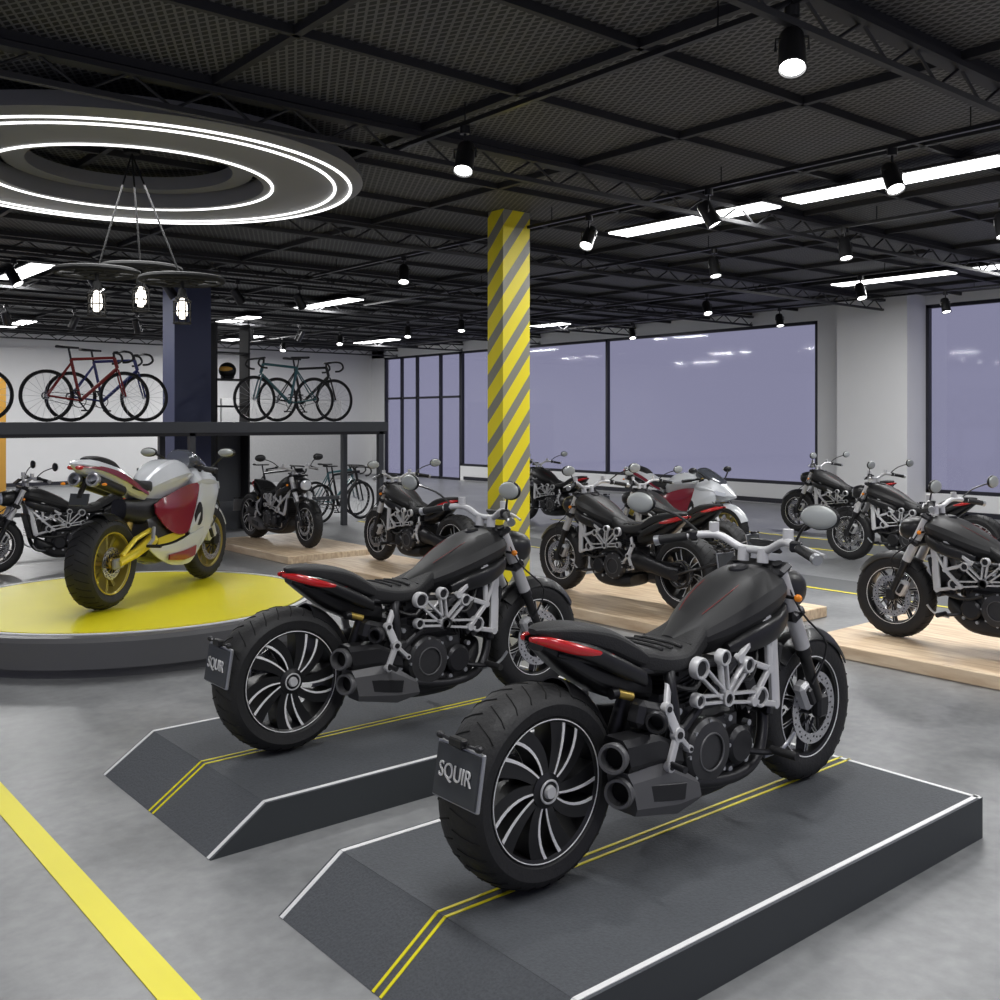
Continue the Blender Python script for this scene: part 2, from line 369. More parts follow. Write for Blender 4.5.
        mb.cyl((.93,s*.165,.66),(.58,s*.16,.42),.018,'dark',seg=10)
        f=[V(.53,s*.17,.63),V(.47,s*.215,.565),V(.505,s*.235,.47),V(.455,s*.24,.365),V(.585,s*.22,.40)]
        mb.bar(f[0],f[1],.016,.009,'silver'); mb.bar(f[1],f[2],.020,.010,'silver'); mb.bar(f[2],f[3],.015,.010,'silver'); mb.bar(f[2],f[4],.010,.009,'silver')
        for q,r in ((f[1],.022),(f[2],.026),(f[3],.018),(f[4],.014)): mb.lathe([(0,-.013),(r,-.013),(r,.013),(0,.013)],q,(0,1,0),'silver',16); mb.lathe([(0,0),(r*.5,0),(r*.5,.018),(0,.018)],q,(0,s,0),'dark',12)
        mb.cyl((.46,s*.24,.375),(.45,s*.32,.375),.012,'dark')
        mb.tube([(1.02,s*.13,.28),(1.10,s*.19,.27),(1.12,s*.22,.28)],.013,'dark',8,smooth=3)
        mb.cyl((1.12,s*.20,.28),(1.12,s*.32,.28),.017,'rubber'); mb.tube([(1.10,s*.18,.25),(1.2,s*.2,.27),(1.25,s*.22,.33)],.008,'alu',8,smooth=3)
    rr=[]
    for x,y,z,a,b in ((-.03,.15,.345,.03,.07),(.1,.155,.36,.03,.065),(.3,.15,.40,.035,.07),(.45,.13,.42,.05,.09),(.55,.08,.42,.08,.09)):
        rr.append([V(x,y+a*math.cos(2*PI*j/16),z+b*math.sin(2*PI*j/16)) for j in range(16)])
    mb.loft(rr,'dark')
    mb.cyl((0,.09,.345),(0,.19,.345),.05,'dark')
    mb.torus((0,.125,.345),(0,1,0),.11,.012,'black',40,8)
    mb.box((.3,.13,.44),(.62,.02,.02),'black',rot=(0,-.02,0))
    mb.tube([(.36,-.06,.46),(.42,-.08,.64)],.03,'dark',12); mb.cyl((.31,-.12,.63),(.37,-.14,.61),.016,'gold'); mb.cyl((.28,-.12,.63),(.31,-.12,.63),.020,'black')
    # licence plate
    mb.tube([(0,.18,.345),(-.15,.17,.40),(-.28,.13,.44),(-.358,.0,.49)],.013,'black',8,smooth=5)
    mb.box((-.362,-.075,.475),(.014,.235,.18),'alu',rot=(0,.16,0),bev=.003)
    mb.box((-.368,-.075,.475),(.014,.222,.167),'plate',rot=(0,.16,0),bev=.003)
    mb.box((-.365,-.075,.58),(.03,.07,.03),'black',bev=.005)
    for s in (-1,1):
        mb.tube([(-.36,-.075+s*.04,.575),(-.36,-.075+s*.09,.58)],.006,'black',8); mb.ell((-.36,-.075+s*.10,.58),(.013,.018,.012),'dark',12,8)
    parts.append(('chassis',mb.mesh('chassis')))
    mb=MB()
    mb.box((.80,0,.37),(.42,.30,.26),'engine',bev=.05,seg=3)
    mb.box((.62,0,.46),(.18,.26,.22),'engine',bev=.04,seg=2)
    def cylinder(p,d,n,r):
        p=Vector(p);d=Vector(d).normalized()
        for i in range(n):
            q=p+d*(.02+i*.019)
            mb.cyl(q,q+d*.008,r*1.08,'dark',seg=16); mb.cyl(q+d*.008,q+d*.019,r*.93,'engine',seg=16)
        return p+d*(.02+n*.019),d
    for p,d in (((.92,0,.44),(1,0,.45)),((.74,0,.50),(-.22,0,1))):
        q,dd=cylinder(p,d,6,.10)
        ang=-math.atan2(dd.z,dd.x)
        mb.box(q+dd*.05,(.12,.26,.2),'engine',rot=(0,ang,0),bev=.03,seg=2)
    for s in (-1,1):
        y=s*.182
        def bone(a,b,ra,rb,tr=.011):
            A=V(a[0],y,a[1]);B=V(b[0],y,b[1])
            for c,r in ((A,ra),(B,rb)):
                mb.lathe([(r,-.014),(r,.016),(r*.92,.021),(r*.76,.021),(r*.70,.008),(0,.008),(0,-.014)],c,(0,s,0),'silver',24)
                mb.lathe([(0,0),(r*.66,0),(r*.66,.013),(0,.013)],c,(0,s,0),'dark',16)
            d=(B-A).normalized(); n_=d.cross(V(0,1,0))
            for k in (-1,1): mb.bar(A+n_*ra*.5*k,B+n_*rb*.5*k,tr*.55,.012,'silver')
        c0=(.85,.53)
        bone(c0,(1.06,.50),.032,.042); bone(c0,(.69,.67),.032,.042); bone(c0,(.98,.64),.026,.032); bone(c0,(.68,.55),.026,.028); bone(c0,(.83,.69),.026,.032)
        mb.lathe([(.125,0),(.125,.035),(.112,.05),(.075,.055),(.07,.048),(0,.048)],(.74,s*.15,.35),(0,s,0),'engine',36)
        mb.torus((.74,s*.205,.35),(0,1,0),.07,.004,'muff',30,6)
        for i in range(8):
            a=2*PI*i/8; mb.cyl((.74+.115*math.cos(a),s*.18,.35+.115*math.sin(a)),(.74+.115*math.cos(a),s*.20,.35+.115*math.sin(a)),.008,'alu',seg=8)
        mb.lathe([(.075,0),(.075,.03),(.06,.045),(0,.045)],(.94,s*.15,.33),(0,s,0),'dark',28)
        mb.lathe([(.05,0),(.05,.03),(.04,.04),(0,.04)],(.60,s*.135,.42),(0,s,0),'engine',24)
        for (x,z) in ((.58,.33),(.66,.28),(.90,.24),(1.0,.26),(1.02,.40),(.60,.52),(.9,.44)): mb.cyl((x,s*.14,z),(x,s*.168,z),.013,'alu',seg=8)
    mb.box((1.24,0,.53),(.04,.28,.30),'black',rot=(0,.25,0),bev=.01)
    for i in range(9): mb.box((1.262,0,.42+.028*i),(.006,.26,.006),'dark',rot=(0,.25,0))
    mb.tube([(1.15,-.06,.50),(1.21,-.09,.40),(1.12,-.13,.24),(.9,-.17,.21),(.62,-.18,.26),(.5,-.17,.33)],.024,'dark',12,smooth=5)
    mb.tube([(.64,-.08,.71),(.55,-.16,.65),(.54,-.19,.50),(.50,-.18,.38)],.022,'dark',12,smooth=5)
    parts.append(('engine',mb.mesh('engine')))
    mb=MB()
    def sil(secs,m,dy=0):
        rr=[]
        for x,yc,w,zb,zt in secs:
            h=zt-zb; P=[(1,.2),(1,.8),(.72,1),(-.72,1),(-1,.8),(-1,.2),(-.72,0),(.72,0)]
            rr.append([V(x-.25*(b-.5)*h,yc+a*w+dy,zb+b*h) for a,b in P])
        mb.loft(rr,m)
    sil(((.66,-.17,.045,.19,.27),(.50,-.175,.06,.175,.38),(.27,-.185,.062,.225,.38)),'muff')
    sil(((.56,-.17,.045,.34,.42),(.42,-.178,.058,.375,.49),(.245,-.185,.058,.385,.50)),'dark')
    mb.box((.45,-.238,.275),(.20,.008,.06),'dark',rot=(0,.17,0),bev=.003)
    for z,x in ((.312,.262),(.438,.232)):
        mb.lathe([(.045,-.03),(.054,.035),(.050,.05),(.040,.05),(.036,.0),(0,-.0)],(x,-.195,z),(-1,-.45,.1),'muff',24)
        mb.lathe([(.037,.006),(0,.007)],(x,-.195,z),(-1,-.45,.1),'tread',20)
    mb.lathe([(.038,0),(.042,.03),(.036,.038),(.028,.038),(.026,.0),(0,0)],(.40,-.235,.54),(-1,-.6,0),'dark',20)
    mb.box((.42,-.17,.54),(.16,.08,.1),'dark',rot=(0,.3,0),bev=.02)
    mb.tube([(.9,-.15,.62),(.98,-.19,.58),(1.06,-.17,.66),(1.12,-.1,.74)],.010,'black',8,smooth=4)
    mb.tube([(.58,-.13,.62),(.66,-.19,.60),(.72,-.17,.68)],.010,'black',8,smooth=4)
    mb.tube([(1.2,.1,.42),(1.0,.17,.40),(.85,.18,.44)],.014,'rubber',8,smooth=4)
    parts.append(('exhaust',mb.mesh('exhaust',22)))
    return parts
# ---------------------------------------------------------------- sport bike
def build_sport():
    parts=[]
    mb=MB(); c=(0,0,.315); tyre(mb,c,.315,.2,.212)
    mb.lathe([(.216,-.085),(.216,.085),(.202,.075),(.194,0),(.202,-.075)],c,(0,1,0),'litrim',64,closed=True)
    for yy in (-.087,.087): mb.torus((0,yy,.315),(0,1,0),.210,.003,'ybounce',64,6)
    for i in range(5):
        for off in (-.13,.13): blade(mb,c,.04,.204,2*PI*i/5+off,.12*(1 if off>0 else -1),.02,.028,-.03,.03,'litrim')
    mb.lathe([(0,-.09),(.03,-.09),(.05,-.05),(.05,.05),(.03,.09),(0,.09)],c,(0,1,0),'gold',28)
    disc(mb,c,-.075,.11,.07); mb.torus((0,.09,.315),(0,1,0),.1,.008,'gold',40,6)
    parts.append(('rear_wheel',mb.mesh('rear_wheel')))
    parts.append(('front_wheel',front_wheel(1.40,.31,.31,.12,.212,'gold','litrim',5,.155)))
    mb=MB()
    sh=lambda T,m,k=3: mb.loft([sharp(*q) for q in densify(T,k)],m)
    # pointed upswept tail, hard-edged
    sh([(-.34,.012,1.005,1.020),(-.26,.055,.955,1.035),(-.12,.095,.905,1.03),(.06,.115,.845,.985),(.24,.12,.775,.905),(.42,.11,.71,.83)],'white')
    body(mb,[(-.2,.03,1.02,1.045),(-.1,.065,1.0,1.055),(.04,.075,.95,1.022),(.13,.06,.91,.975)],'leather',3.5)
    body(mb,[(.15,.06,.82,.885),(.24,.115,.80,.893),(.36,.12,.77,.858),(.46,.10,.76,.855),(.52,.07,.78,.865)],'leather',3.2)
    sh([(.44,.06,.72,.83),(.52,.115,.70,.905),(.64,.160,.70,.972),(.80,.175,.72,1.0),(.94,.15,.76,.97),(1.04,.11,.80,.92)],'white')
    # front cowl
    sh([(.98,.14,.72,.86),(1.05,.185,.68,.93),(1.2,.20,.64,.945),(1.34,.16,.65,.875),(1.45,.10,.68,.79),(1.53,.02,.71,.735)],'white')
    for s in (-1,1):
        mb.loft([[V(x,s*y,z) for x,y,z in P] for P in (((1.33,.150,.80),(1.45,.085,.765),(1.44,.095,.73),(1.34,.155,.745)),((1.335,.168,.80),(1.46,.10,.765),(1.45,.108,.73),(1.345,.170,.745)))],'lens')
    body(mb,[(.99,.10,.91,1.06),(1.06,.12,.90,1.065),(1.2,.115,.88,1.0),(1.34,.07,.86,.92)],'glassdark',2.3)
    for s in (-1,1):
        def panel(secs,m,th=.012,bul=.03,cr=.62,k=3):
            rings=[]
            for x,zb,zt,yb,yt in densify(secs,k):
                o=[];i_=[]
                b=bul*min(1,(zt-zb)/.25)
                for t in (0,.2,.42,cr-.03,cr+.03,.8,1):
                    y=yb+(yt-yb)*t+b*(t/cr if t<cr else (1-t)/(1-cr)); z=zb+(zt-zb)*t
                    o.append(V(x,s*y,z)); i_.append(V(x,s*(y-th),z))
                rings.append(o+i_[::-1])
            mb.loft(rings,m)
        # upper side fairing (white), flows from cowl down to belly with angular rear cut
        panel([(.88,.44,.47,.165,.17),(.96,.36,.62,.15,.178),(1.04,.30,.82,.145,.175),(1.12,.34,.85,.15,.178),(1.2,.44,.85,.160,.182),(1.28,.57,.83,.160,.168),(1.34,.68,.78,.148,.15)],'white')
        # lower belly fairing, pointed rearwards
        panel([(.40,.36,.375,.12,.122),(.52,.28,.37,.125,.150),(.70,.21,.38,.125,.168),(.88,.19,.42,.125,.175),(.98,.21,.44,.13,.175),(1.08,.30,.46,.14,.172)],'white',bul=.022)
        # maroon centre panel
        panel([(.47,.62,.68,.13,.122),(.58,.50,.73,.152,.142),(.72,.44,.77,.162,.152),(.86,.45,.80,.168,.157),(.98,.60,.81,.168,.160),(1.04,.74,.81,.166,.160)],'maroon',bul=.018)
        # black vent gaps
        panel([(.93,.50,.56,.186,.188),(.99,.48,.66,.190,.192),(1.03,.52,.62,.192,.192)],'black',th=.01,bul=.004)
        panel([(.60,.26,.30,.158,.165),(.80,.235,.31,.164,.178),(.96,.25,.33,.168,.180)],'maroon',th=.01,bul=.006)
        panel([(.50,.385,.43,.13,.13),(.66,.39,.45,.145,.145),(.84,.42,.46,.15,.15)],'ybounce',bul=.006)  # painted yellow reflection of the podium top
        # tail side graphics
        panel([(-.28,.985,1.0,.052,.045),(-.12,.955,.985,.099,.095),(.08,.885,.93,.119,.116),(.28,.80,.835,.123,.12),(.40,.755,.775,.115,.113)],'maroon',th=.01,bul=.003)
        mb.ell((-.29,s*.030,.985),(.03,.026,.016),'redlamp',14,8)
        mb.cyl((.14,s*.060,.80),(-.18,s*.068,.895),.040,'dark',.044); mb.lathe([(.046,0),(.049,.03),(.042,.036),(.035,.036),(.030,-.01),(0,-.01)],(-.18,s*.068,.895),(-1,.04*s,.25),'alu',24)
        mb.tube([(0,s*.125,.315),(.2,s*.13,.36),(.45,s*.11,.43)],[.03,.035,.045],'ybounce',12); mb.box((0,s*.125,.315),(.12,.03,.07),'alu',bev=.01)
        mb.tube([(.05,s*.12,.36),(.22,s*.12,.46),(.42,s*.11,.50)],.018,'ybounce',10)
        mb.cyl((1.08,s*.10,.93),(.97,s*.34,.90),.014,'dark'); mb.cyl((1.02,s*.22,.914),(.97,s*.34,.90),.02,'rubber')
        mb.tube([(1.06,s*.2,.93),(.99,s*.34,.92)],.006,'alu',6)
        mb.tube([(1.24,s*.15,.92),(1.2,s*.26,1.0),(1.15,s*.31,1.03)],.009,'black',8,smooth=3); mb.ell((1.14,s*.34,1.04),(.028,.075,.038),'black'); mb.ell((1.12,s*.34,1.04),(.016,.066,.030),'mirror')
        mb.tube([(-.15,s*.08,.88),(-.2,s*.14,.87)],.006,'black',6); mb.ell((-.2,s*.155,.87),(.012,.02,.010),'amber',12,8)
        mb.tube([(.42,s*.14,.52),(.36,s*.17,.44),(.30,s*.17,.40)],.014,'alu',8); mb.cyl((.30,s*.16,.40),(.30,s*.27,.40),.012,'dark')
    body(mb,[(.42,.10,.30,.60),(.6,.12,.24,.66),(.85,.12,.24,.66),(1.05,.11,.32,.64)],'engine',4)
    body(mb,[(.20,.06,.60,.74),(.4,.09,.54,.73),(.6,.11,.55,.74)],'dark',3)
    mb.box((1.1,0,.5),(.04,.26,.3),'black',rot=(0,.2,0),bev=.01)
    fender(mb,(1.40,0,.31),.33,.13,.4,2.3,'white'); fender(mb,(0,0,.315),.345,.17,.7,1.7,'black')
    mb.tube([(-.16,0,.90),(-.23,0,.82),(-.25,0,.78)],.018,'black',8); mb.box((-.25,0,.77),(.01,.14,.08),'plate',rot=(0,.3,0))
    mb.cyl((.25,0,.4),(.35,0,.65),.035,'gold'); fork(mb,1.40,.31,1.10,.92,lowm='silver',upm='gold',cap='gold')
    parts.append(('bodywork',mb.mesh('bodywork',16)))
    return parts
# ---------------------------------------------------------------- bicycle
def build_bicycle(fm):
    mb=MB(); R=.34
    for x in (0,1.0):
        c=(x,0,R); mb.torus(c,(0,1,0),R-.013,.015,'rubber',48,8); mb.torus(c,(0,1,0),R-.038,.010,'black',48,6,ry=.010)
        mb.lathe([(0,-.03),(.022,-.03),(.012,0),(.022,.03),(0,.03)],c,(0,1,0),'alu',12)
        for i in range(18):
            a=2*PI*i/18; mb.tube([wpt(c,.018,a+.5,.02*(-1)**i),wpt(c,R-.04,a,0)],.0022,'alu',4)
    bb=V(.42,0,.28); st=V(.30,0,.82); hd=V(.86,0,.86); hl=V(.90,0,.72)
    mb.cyl(bb,st,.020,fm,seg=10); mb.cyl(st,hd,.020,fm,seg=10); mb.cyl(bb,hl,.024,fm,seg=10); mb.cyl(hd,hl,.024,fm,seg=10)
    for s in (-1,1):
        mb.cyl(V(0,s*.055,R),bb+V(0,s*.03,0),.011,fm,seg=8); mb.cyl(V(0,s*.055,R),st+V(.01,s*.02,-.04),.010,fm,seg=8)
        mb.tube([hl+V(0,s*.04,-.02),V(.94,s*.05,.55),V(1.0,s*.05,R)],.013,fm,8)
        mb.tube([hd+V(.06,0,.08),hd+V(.07,s*.19,.08),hd+V(.15,s*.21,.06),hd+V(.18,s*.21,-.01),hd+V(.12,s*.21,-.06),hd+V(.04,s*.21,-.07)],.015,'rubber',8,smooth=4)
        mb.tube([bb+V(0,s*.06,0),bb+V(.1*s,s*.08,-.13*s)],.011,'dark',8); mb.box(bb+V(.1*s,s*.12,-.13*s),(.09,.07,.02),'black')
    mb.cyl(hd,hd+V(-.01,0,.07),.016,'black'); mb.cyl(hd+V(-.01,0,.07),hd+V(.07,0,.08),.016,'black')
    mb.cyl(st,st+V(-.03,0,.15),.014,'black')
    body(mb,[(.12,.07,.965,1.0),(.2,.07,.96,.995),(.3,.03,.96,.99),(.40,.015,.96,.985)],'leather')
    mb.torus((bb.x,.05,bb.z),(0,1,0),.09,.006,'dark',30,6); mb.torus((0,.05,R),(0,1,0),.045,.01,'dark',20,6)
    mb.tube([(.42,.05,.37),(0,.05,R+.045)],.004,'black',4); mb.tube([(.42,.05,.19),(0,.05,R-.045)],.004,'black',4)
    return [('frame_and_wheels',mb.mesh('bicycle_body'))]
def place(name,parts,x,y,z,heading,sc=1,tilt=0,mid=None):
    e=bpy.data.objects.new(name,None); S.collection.objects.link(e); e.empty_display_size=.3
    off=Matrix.Rotation(heading,3,'Z')@V(-(mid or 0)*sc,0,0)
    e.location=(x+off.x,y+off.y,z); e.rotation_euler=(tilt,0,heading); e.scale=(sc,sc,sc)
    for n,me in parts: obj(n,me,e)
    return e
CR=build_cruiser(); SP=build_sport()
H=PI/2
A=place('cruiser_motorcycle',CR,2.42,2.76,.186,0,1.05)
B=place('cruiser_motorcycle',CR,2.44,4.70,.186,0,1.05)
for e in (A,B):
    t=bpy.data.curves.new('plate_text','FONT'); t.body='SQUIR'; t.size=.070; t.extrude=.002; t.align_x='CENTER'; t.align_y='CENTER'
    t.materials.append(M['platetxt'])
    o=bpy.data.objects.new('plate_text',t); S.collection.objects.link(o); o.parent=e
    o.location=(-.3785,-.075,.48); o.rotation_euler=(math.radians(90-9),0,-PI/2)
    o.scale=(.85,1,1)
place('cruiser_motorcycle',CR,7.75,2.62,.102,H,1.03)
place('cruiser_motorcycle',CR,7.25,6.05,.102,H,1.03)
place('cruiser_motorcycle',CR,6.95,9.15,.102,H,1.0)
place('cruiser_motorcycle',CR,6.85,14.05,.102,-H,1.0)
place('cruiser_motorcycle',CR,9.5,7.4,0.004,H,1.0)
place('cruiser_motorcycle',CR,14.6,8.1,0.004,H,1.05)
place('cruiser_motorcycle',CR,4.75,13.3,0.004,PI,1.05)
place('cruiser_motorcycle',CR,12.4,12.6,0.004,H,1.0)
place('cruiser_motorcycle',CR,12.2,5.7,0.004,H,1.05)
place('sport_motorcycle',SP,2.77,8.50,.312,math.radians(38),1.2)
place('sport_motorcycle',SP,11.3,10.3,0.004,-H,1.12)
# ---------------------------------------------------------------- display platforms
def platform(name,y0,y1,x0=1.78,x1=2.04,x2=4.54,h=.18):
    mb=MB()
    prof=[(x0,0),(x1,h),(x2,h),(x2,0)]
    mb.loft([[V(x,y0,z) for x,z in prof],[V(x,y1,z) for x,z in prof]],'rampside')
    yc=(y0+y1)/2
    def strip(xa,xb,za,zb,ya,yb,m,o):
        d=V(xb-xa,0,zb-za).normalized(); n=V(-d.z,0,d.x)*o
        mb.loft([[V(xa,ya,za)+n,V(xb,ya,zb)+n,V(xb,yb,zb)+n,V(xa,yb,za)+n],[V(xa,ya,za),V(xb,ya,zb),V(xb,yb,zb),V(xa,yb,za)]],m)
    for xa,xb,za,zb in ((x0,x1,0,h),(x1,x2,h,h)):
        strip(xa,xb,za,zb,y0,y1,'ramp',.002)
        for ya in (y0+.012,y1-.034): strip(xa,xb,za,zb,ya,ya+.022,'floorwhite',.0045)
        for ya in (yc-.03,yc+.015): strip(xa,xb,za,zb,ya,ya+.013,'yellow',.0045)
    strip(x2-.03,x2-.008,h,h,y0,y1,'floorwhite',.0045)
    return obj(name,mb.mesh(name))
platform('display_platform',2.10,3.46); platform('display_platform',4.08,5.44)
def woodplat(x0,x1,y0,y1,h=.1):
    mb=MB(); mb.box(((x0+x1)/2,(y0+y1)/2,h/2),(x1-x0,y1-y0,h),'wood',bev=.006)
    return obj('plywood_platform',mb.mesh('plywood_platform'))
woodplat(7.1,9.0,1.2,4.75); woodplat(6.6,8.5,5.4,8.3); woodplat(6.2,7.38,8.9,11.3); woodplat(6.2,7.6,11.8,14.3)
mb=MB(); PC=(3.17,8.93)
mb.lathe([(0,0),(1.62,0),(1.62,.06),(1.70,.08),(1.70,.27),(1.67,.30),(0,.30)],(*PC,0),(0,0,1),'podside',96)
mb.lathe([(0,.30),(1.50,.30),(1.50,.306),(0,.306)],(*PC,0),(0,0,1),'yellow',96)
mb.lathe([(1.53,.30),(1.565,.30),(1.565,.307),(1.53,.307)],(*PC,0),(0,0,1),'floorwhite',96,closed=True)
obj('round_podium',mb.mesh('round_podium'))
# ---------------------------------------------------------------- room
X1=19.;Y1=30.;ZC=4.3
mb=MB(); mb.box((6,13,-.05),(27,36,.1),'concrete'); obj('floor',mb.mesh('floor'))
mb=MB(); mb.box((6,13,ZC+.05),(27,36,.1),'mesh'); obj('ceiling',mb.mesh('ceiling'))
mb=MB(); mb.box((6,Y1+.1,ZC/2),(27,.2,ZC),'wallw'); obj('wall_back',mb.mesh('wall_back'))
mb=MB()
def wx(y0,y1,z0,z1,x0=X1,x1=X1+.2,m='wallw'): mb.box(((x0+x1)/2,(y0+y1)/2,(z0+z1)/2),(x1-x0,y1-y0,z1-z0),m)
wx(-5,2,0,ZC); wx(9.9,12.3,0,ZC)
wx(2,9.9,4.12,ZC); wx(12.3,Y1,4.0,ZC); wx(2,9.9,0,.45); wx(12.3,24.9,0,.45); wx(29.2,30,0,ZC)
wx(9.9,11.4,0,ZC,18.3,X1)
obj('wall_right',mb.mesh('wall_right'))
def window(name,y0,y1,z0,z1,mul,hor=()):
    mb=MB(); t=.07
    for yy in [y0+t/2,y1-t/2]+list(mul): mb.box((X1+.06,yy,(z0+z1)/2),(.1,t,z1-z0),'framedk')
    for zz in [z0+t/2,z1-t/2]+list(hor): mb.box((X1+.06,(y0+y1)/2,zz),(.1,y1-y0,t),'framedk')
    mb.box((X1+.08,(y0+y1)/2,(z0+z1)/2),(.012,y1-y0,z1-z0),'glass')
    obj(name,mb.mesh(name))
window('window_1',12.3,24.9,.45,4.0,[18.6])
window('window_2',2,9.9,.45,4.12,[])
window('door_1',24.9,29.2,0,4.0,[26,27.3,28.2],[2.6])
mb=MB()
mb.box((X1-.02,6,.08),(.03,7.7,.1),'framedk'); mb.box((X1-.02,18.2,.08),(.03,13,.1),'framedk'); obj('baseboard_right',mb.mesh('baseboard_right'))
mb=MB()
mb.box((6,Y1-.02,.08),(25,.03,.1),'framedk'); obj('baseboard_back',mb.mesh('baseboard_back'))
mb=MB(); mb.box((0,0,ZC/2),(.41,.28,ZC),'stripes')
obj('striped_column',mb.mesh('striped_column'),loc=(7.62,9.05,0))
mb=MB(); mb.box((0,0,ZC/2),(.62,.5,ZC),'bluecol'); obj('blue_column',mb.mesh('blue_column'),loc=(6.66,16.2,0))
# ceiling steel
mb=MB()
x=-6.
while x<19: mb.box((x,13,ZC-.03),(.05,36,.06),'beam'); x+=1.8
y=-4.
k=0
while y<30:
    mb.box((6,y,ZC-.03),(27,.04,.06),'beam')
    if k%3==0: 
        mb.box((6,y,ZC-.10),(27,.12,.04),'beam'); mb.box((6,y,ZC-.28),(27,.05,.04),'beam')
        xx=-6
        while xx<18.6:
            mb.tube([(xx,y,ZC-.1),(xx+.3,y,ZC-.28),(xx+.6,y,ZC-.1)],.012,'beam',5); xx+=.6
    y+=1.2; k+=1
obj('ceiling_beam_grid',mb.mesh('ceiling_beam_grid'))
def area(n,loc,sx,sy,e,col=(1,1,1),parent=None):
    l=bpy.data.lights.new(n,'AREA'); l.shape='RECTANGLE'; l.size=sx; l.size_y=sy; l.energy=e; l.color=col
    o=bpy.data.objects.new(n,l); S.collection.objects.link(o); o.location=loc
    if parent: o.parent=parent
    return o
def lightpanel(x,y0,y1,w=.34,e=75):
    mb=MB(); mb.box((0,0,.02),(w+.06,y1-y0+.06,.03),'beam'); mb.box((0,0,-.002),(w,y1-y0,.02),'panel')
    o=obj('ceiling_light_panel',mb.mesh('ceiling_light_panel'),loc=(x,(y0+y1)/2,ZC-.13))
    area('panel_lamp',(0,0,-.015),w*.95,(y1-y0)*.98,e*(y1-y0)/2.2,parent=o)
for x,y0,y1,e in ((9.1,4.0,6.2,80),(9.1,6.45,8.7,80),(9.1,-.5,1.8,80),(15.4,5.0,7.3,100),(15.4,7.6,9.6,100),(10.1,16.5,18.9,110),(10.1,20.8,22.5,160),(16.5,17.5,19.3,100),(4.3,15.8,17.8,100),(4.3,20,21.6,180),(2.0,1.5,3.5,75),(2.0,-2,0,60),(-2,4,6.5,70),(5.3,-1,1.2,70),(16,24,26,110),(6.5,25,27,190),(12.5,25.5,27.5,190)):  # panels behind camera and along the far end are added for extra light
    lightpanel(x,y0,y1,e=e)
# ring light
mb=MB(); RC=(PC[0],PC[1])
mb.lathe([(1.13,3.98),(1.13,4.14),(1.98,4.14),(2.02,4.02),(1.96,3.98)],(*RC,0),(0,0,1),'ringgrey',96,closed=True)
for r in (1.20,1.76,1.90): mb.lathe([(r,3.968),(r+.022,3.968),(r+.022,3.982),(r,3.982)],(*RC,0),(0,0,1),'led',96,closed=True)
mb.lathe([(.86,4.1),(.86,4.22),(1.04,4.22),(1.04,4.1)],(*RC,0),(0,0,1),'ringgrey',96,closed=True)
for i in range(6):
    a=i*PI/3; mb.cyl((RC[0]+1.5*math.cos(a),RC[1]+1.5*math.sin(a),4.1),(RC[0]+1.5*math.cos(a),RC[1]+1.5*math.sin(a),ZC),.01,'beam',seg=6)
o=obj('ring_ceiling_light',mb.mesh('ring_ceiling_light'))
l=bpy.data.lights.new('ring_lamp','AREA'); l.shape='DISK'; l.size=1.6; l.energy=90
lo=bpy.data.objects.new('ring_lamp',l); S.collection.objects.link(lo); lo.parent=o; lo.location=(*RC,3.94)
# pendant chandelier with wheel-shaped rims
mb=MB(); top=V(RC[0],RC[1],4.22)
mb.cyl(top,top+V(0,0,.08),.07,'pend')
rt=V(.7705,-.6374,0); fw=V(.6374,.7705,0)
for l,dpt,zr in ((-.27,-.1,3.16),(-.01,.25,3.24),(.46,-.05,3.10)):
    b=V(RC[0],RC[1],0)+rt*l+fw*dpt
    mb.tube([top,(b.x,b.y,zr)],.008,'pend',6); mb.cyl((b.x,b.y,zr+.04),(b.x,b.y,zr-.14),.018,'pend',seg=8)
    mb.torus((b.x,b.y,zr),(0,0,1),.34,.030,'pend',40,8,ry=.028); mb.torus((b.x,b.y,zr),(0,0,1),.17,.022,'pend',32,6)
    for i in range(8):
        a=i*PI/4; mb.cyl((b.x,b.y,zr),(b.x+.34*math.cos(a),b.y+.34*math.sin(a),zr),.015,'pend',seg=6)
    mb.cyl((b.x,b.y,zr-.08),(b.x,b.y,zr-.16),.03,'pend',.045)
    mb.lathe([(.0,.04),(.03,.03),(.045,-.04),(.045,-.10),(.025,-.14),(0,-.145)],(b.x,b.y,zr-.2),(0,0,1),'bulb',16)
    for i in range(8):
        a=i*PI/4; c,s_=math.cos(a),math.sin(a)
        mb.tube([(b.x+.04*c,b.y+.04*s_,zr-.15),(b.x+.075*c,b.y+.075*s_,zr-.19),(b.x+.075*c,b.y+.075*s_,zr-.38)],.006,'pend',5)
    for q in (.19,.28,.38): mb.torus((b.x,b.y,zr-q),(0,0,1),.075,.007,'pend',20,5)
obj('pendant_chandelier',mb.mesh('pendant_chandelier'))
